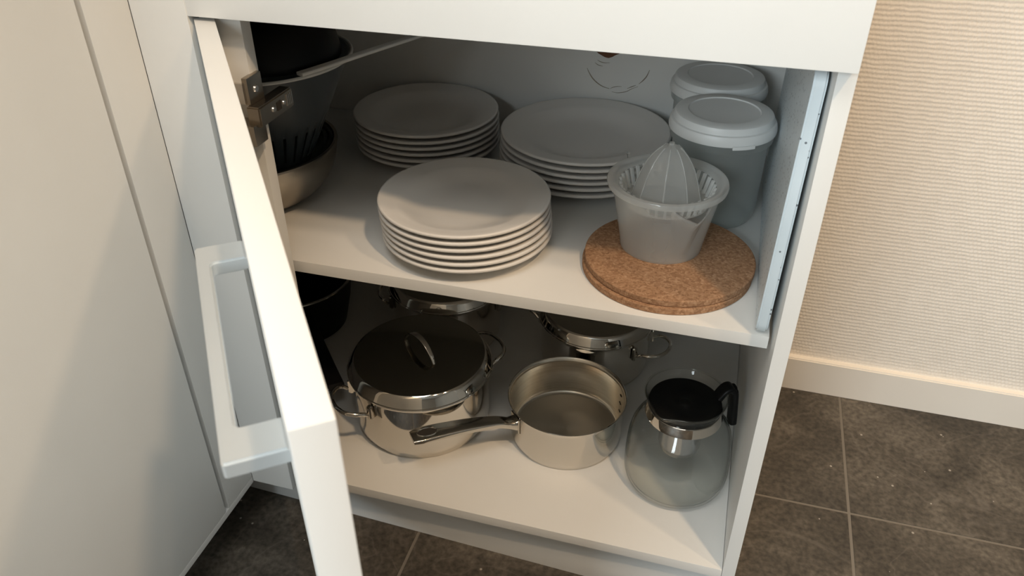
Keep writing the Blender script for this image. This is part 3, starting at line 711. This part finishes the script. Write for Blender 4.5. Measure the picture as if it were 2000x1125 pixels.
# black pan deep in the left corner
pan = thing('black_pan', 'black non-stick pan in the dark corner behind the door, handle pointing forward', 'pan', (-0.7750, 0.3300, ZB+0.0002))
lathe('body', [(0, 0), (0.078, 0), (0.084, 0.003), (0.095, 0.05), (0.1005, 0.088), (0.1030, 0.094), (0.1035, 0.096), (0.0995, 0.096), (0.0985, 0.088), (0.093, 0.05), (0.081, 0.006), (0, 0.005)], BLACKG, pan, None, 80)
rm = lathe('rim', [(0.1036, 0.0945), (0.1046, 0.0955), (0.1040, 0.0972), (0.1000, 0.0970)], STEELS, pan, None, 80); rm['label'] = 'thin bare metal rim'
pa = math.atan2(0.128-0.330, -0.598+0.775); pc, ps = math.cos(pa), math.sin(pa)
pth = catmull([(r*pc, r*ps, z) for r, z in ((0.094, 0.070), (0.115, 0.068), (0.15, 0.062), (0.22, 0.056), (0.2685, 0.053))], 5); nq = len(pth)
sweep('handle', pth, lambda i: rrect(0.016+0.012*i/(nq-1), 0.012, 0.004), BLACK, pan)

# ------------------------------------------------------------------ glass tea server
sv = thing('glass_teapot', 'clear glass teapot with black lid and steel infuser, front right on the cupboard floor', 'teapot', (-0.0915, 0.1400, ZB+0.0003))
go = [(0, 0.0015), (0.052, 0.0), (0.061, 0.002), (0.0675, 0.010), (0.0700, 0.020), (0.0705, 0.032), (0.0703, 0.048), (0.0698, 0.062), (0.0685, 0.078), (0.0655, 0.092), (0.0600, 0.104), (0.0535, 0.113), (0.0482, 0.120), (0.0462, 0.127), (0.0468, 0.134), (0.0500, 0.144), (0.0530, 0.1505)]
gi = [(max(r-0.0022, 0), z+(0.0022 if z < 0.02 else 0)) for r, z in go]
LIPA = R(-118)
def lip_(a, r, z, i):
    d = (a-LIPA+PI) % (2*PI)-PI; k = math.exp(-(d/R(13))**2); t = max(0, (z-0.138)/0.0125)
    return r+0.007*k*t, z-0.001*k*t
o = lathe('glass_body', go+[(0.0524, 0.1520)]+gi[::-1], GLASS, sv, None, 112, lip_, 60); o['label'] = 'clear glass jug body'
rq = []
for k in range(96):
    a = 2*PI*k/96; rr, zz = lip_(a, 0.0529, 0.1512, 0); rq.append((rr*math.cos(a), rr*math.sin(a), zz))
sweep('glass_rim', rq, circ(0.0014, 10), GLASS, sv, closed=True)
lathe('neck_band', [(0.0480, 0.1195), (0.0503, 0.1190), (0.0500, 0.1225), (0.0482, 0.1325), (0.0470, 0.1330)], STEEL, sv, None, 80, ang=25)
lathe('lid', [(0.0452, 0.130), (0.0468, 0.1345), (0.0470, 0.1385), (0.0445, 0.1400), (0.0415, 0.1390), (0.030, 0.1365), (0.010, 0.1355), (0.0075, 0.1375), (0.0045, 0.1385), (0, 0.1387)], BLACK, sv, None, 80)
fl = lathe('infuser', [(0.0435, 0.1285), (0.0435, 0.122), (0.0330, 0.110), (0.0285, 0.100), (0.0280, 0.070), (0.0255, 0.060), (0.0190, 0.0535), (0.012, 0.0525), (0, 0.0525)], INFS, sv, None, 64, ang=30)
fl['label'] = 'steel infuser cup hanging inside'
ga = R(27); gc, gs = math.cos(ga), math.sin(ga)
gp = catmull([(r*gc, r*gs, z) for r, z in ((0.0445, 0.139), (0.052, 0.150), (0.059, 0.153), (0.0645, 0.148))], 5)
th_ = sweep('handle', gp, lambda i: rrect(0.019, 0.0075, 0.003), BLACK, sv); th_['label'] = 'black plastic lug and grip'
gq = catmull([(r*gc, r*gs, z) for r, z in ((0.0640, 0.153), (0.0665, 0.142), (0.0690, 0.120), (0.0712, 0.098), (0.0716, 0.089))], 5); ng = len(gq)
sweep('grip', gq, lambda i: rrect(0.0185 if 1 < i < ng-2 else 0.013, 0.0085, 0.0035), BLACK, th_, upv=(gc, gs, 0.2))

# ------------------------------------------------------------------ spatula on the colander rim
spa = thing('spatula', 'pale grey spatula with its long handle sticking out over the colander', 'spatula', (-0.557, 0.156, 0))
pth = catmull([(-0.016, -0.036, 0.6305), (0.0, 0.0, 0.6305), (0.028, 0.070, 0.6302), (0.062, 0.150, 0.6300)], 6); ns = len(pth)
sweep('handle', pth, rrect(0.0115, 0.0042, 0.0015), UTEN, spa)
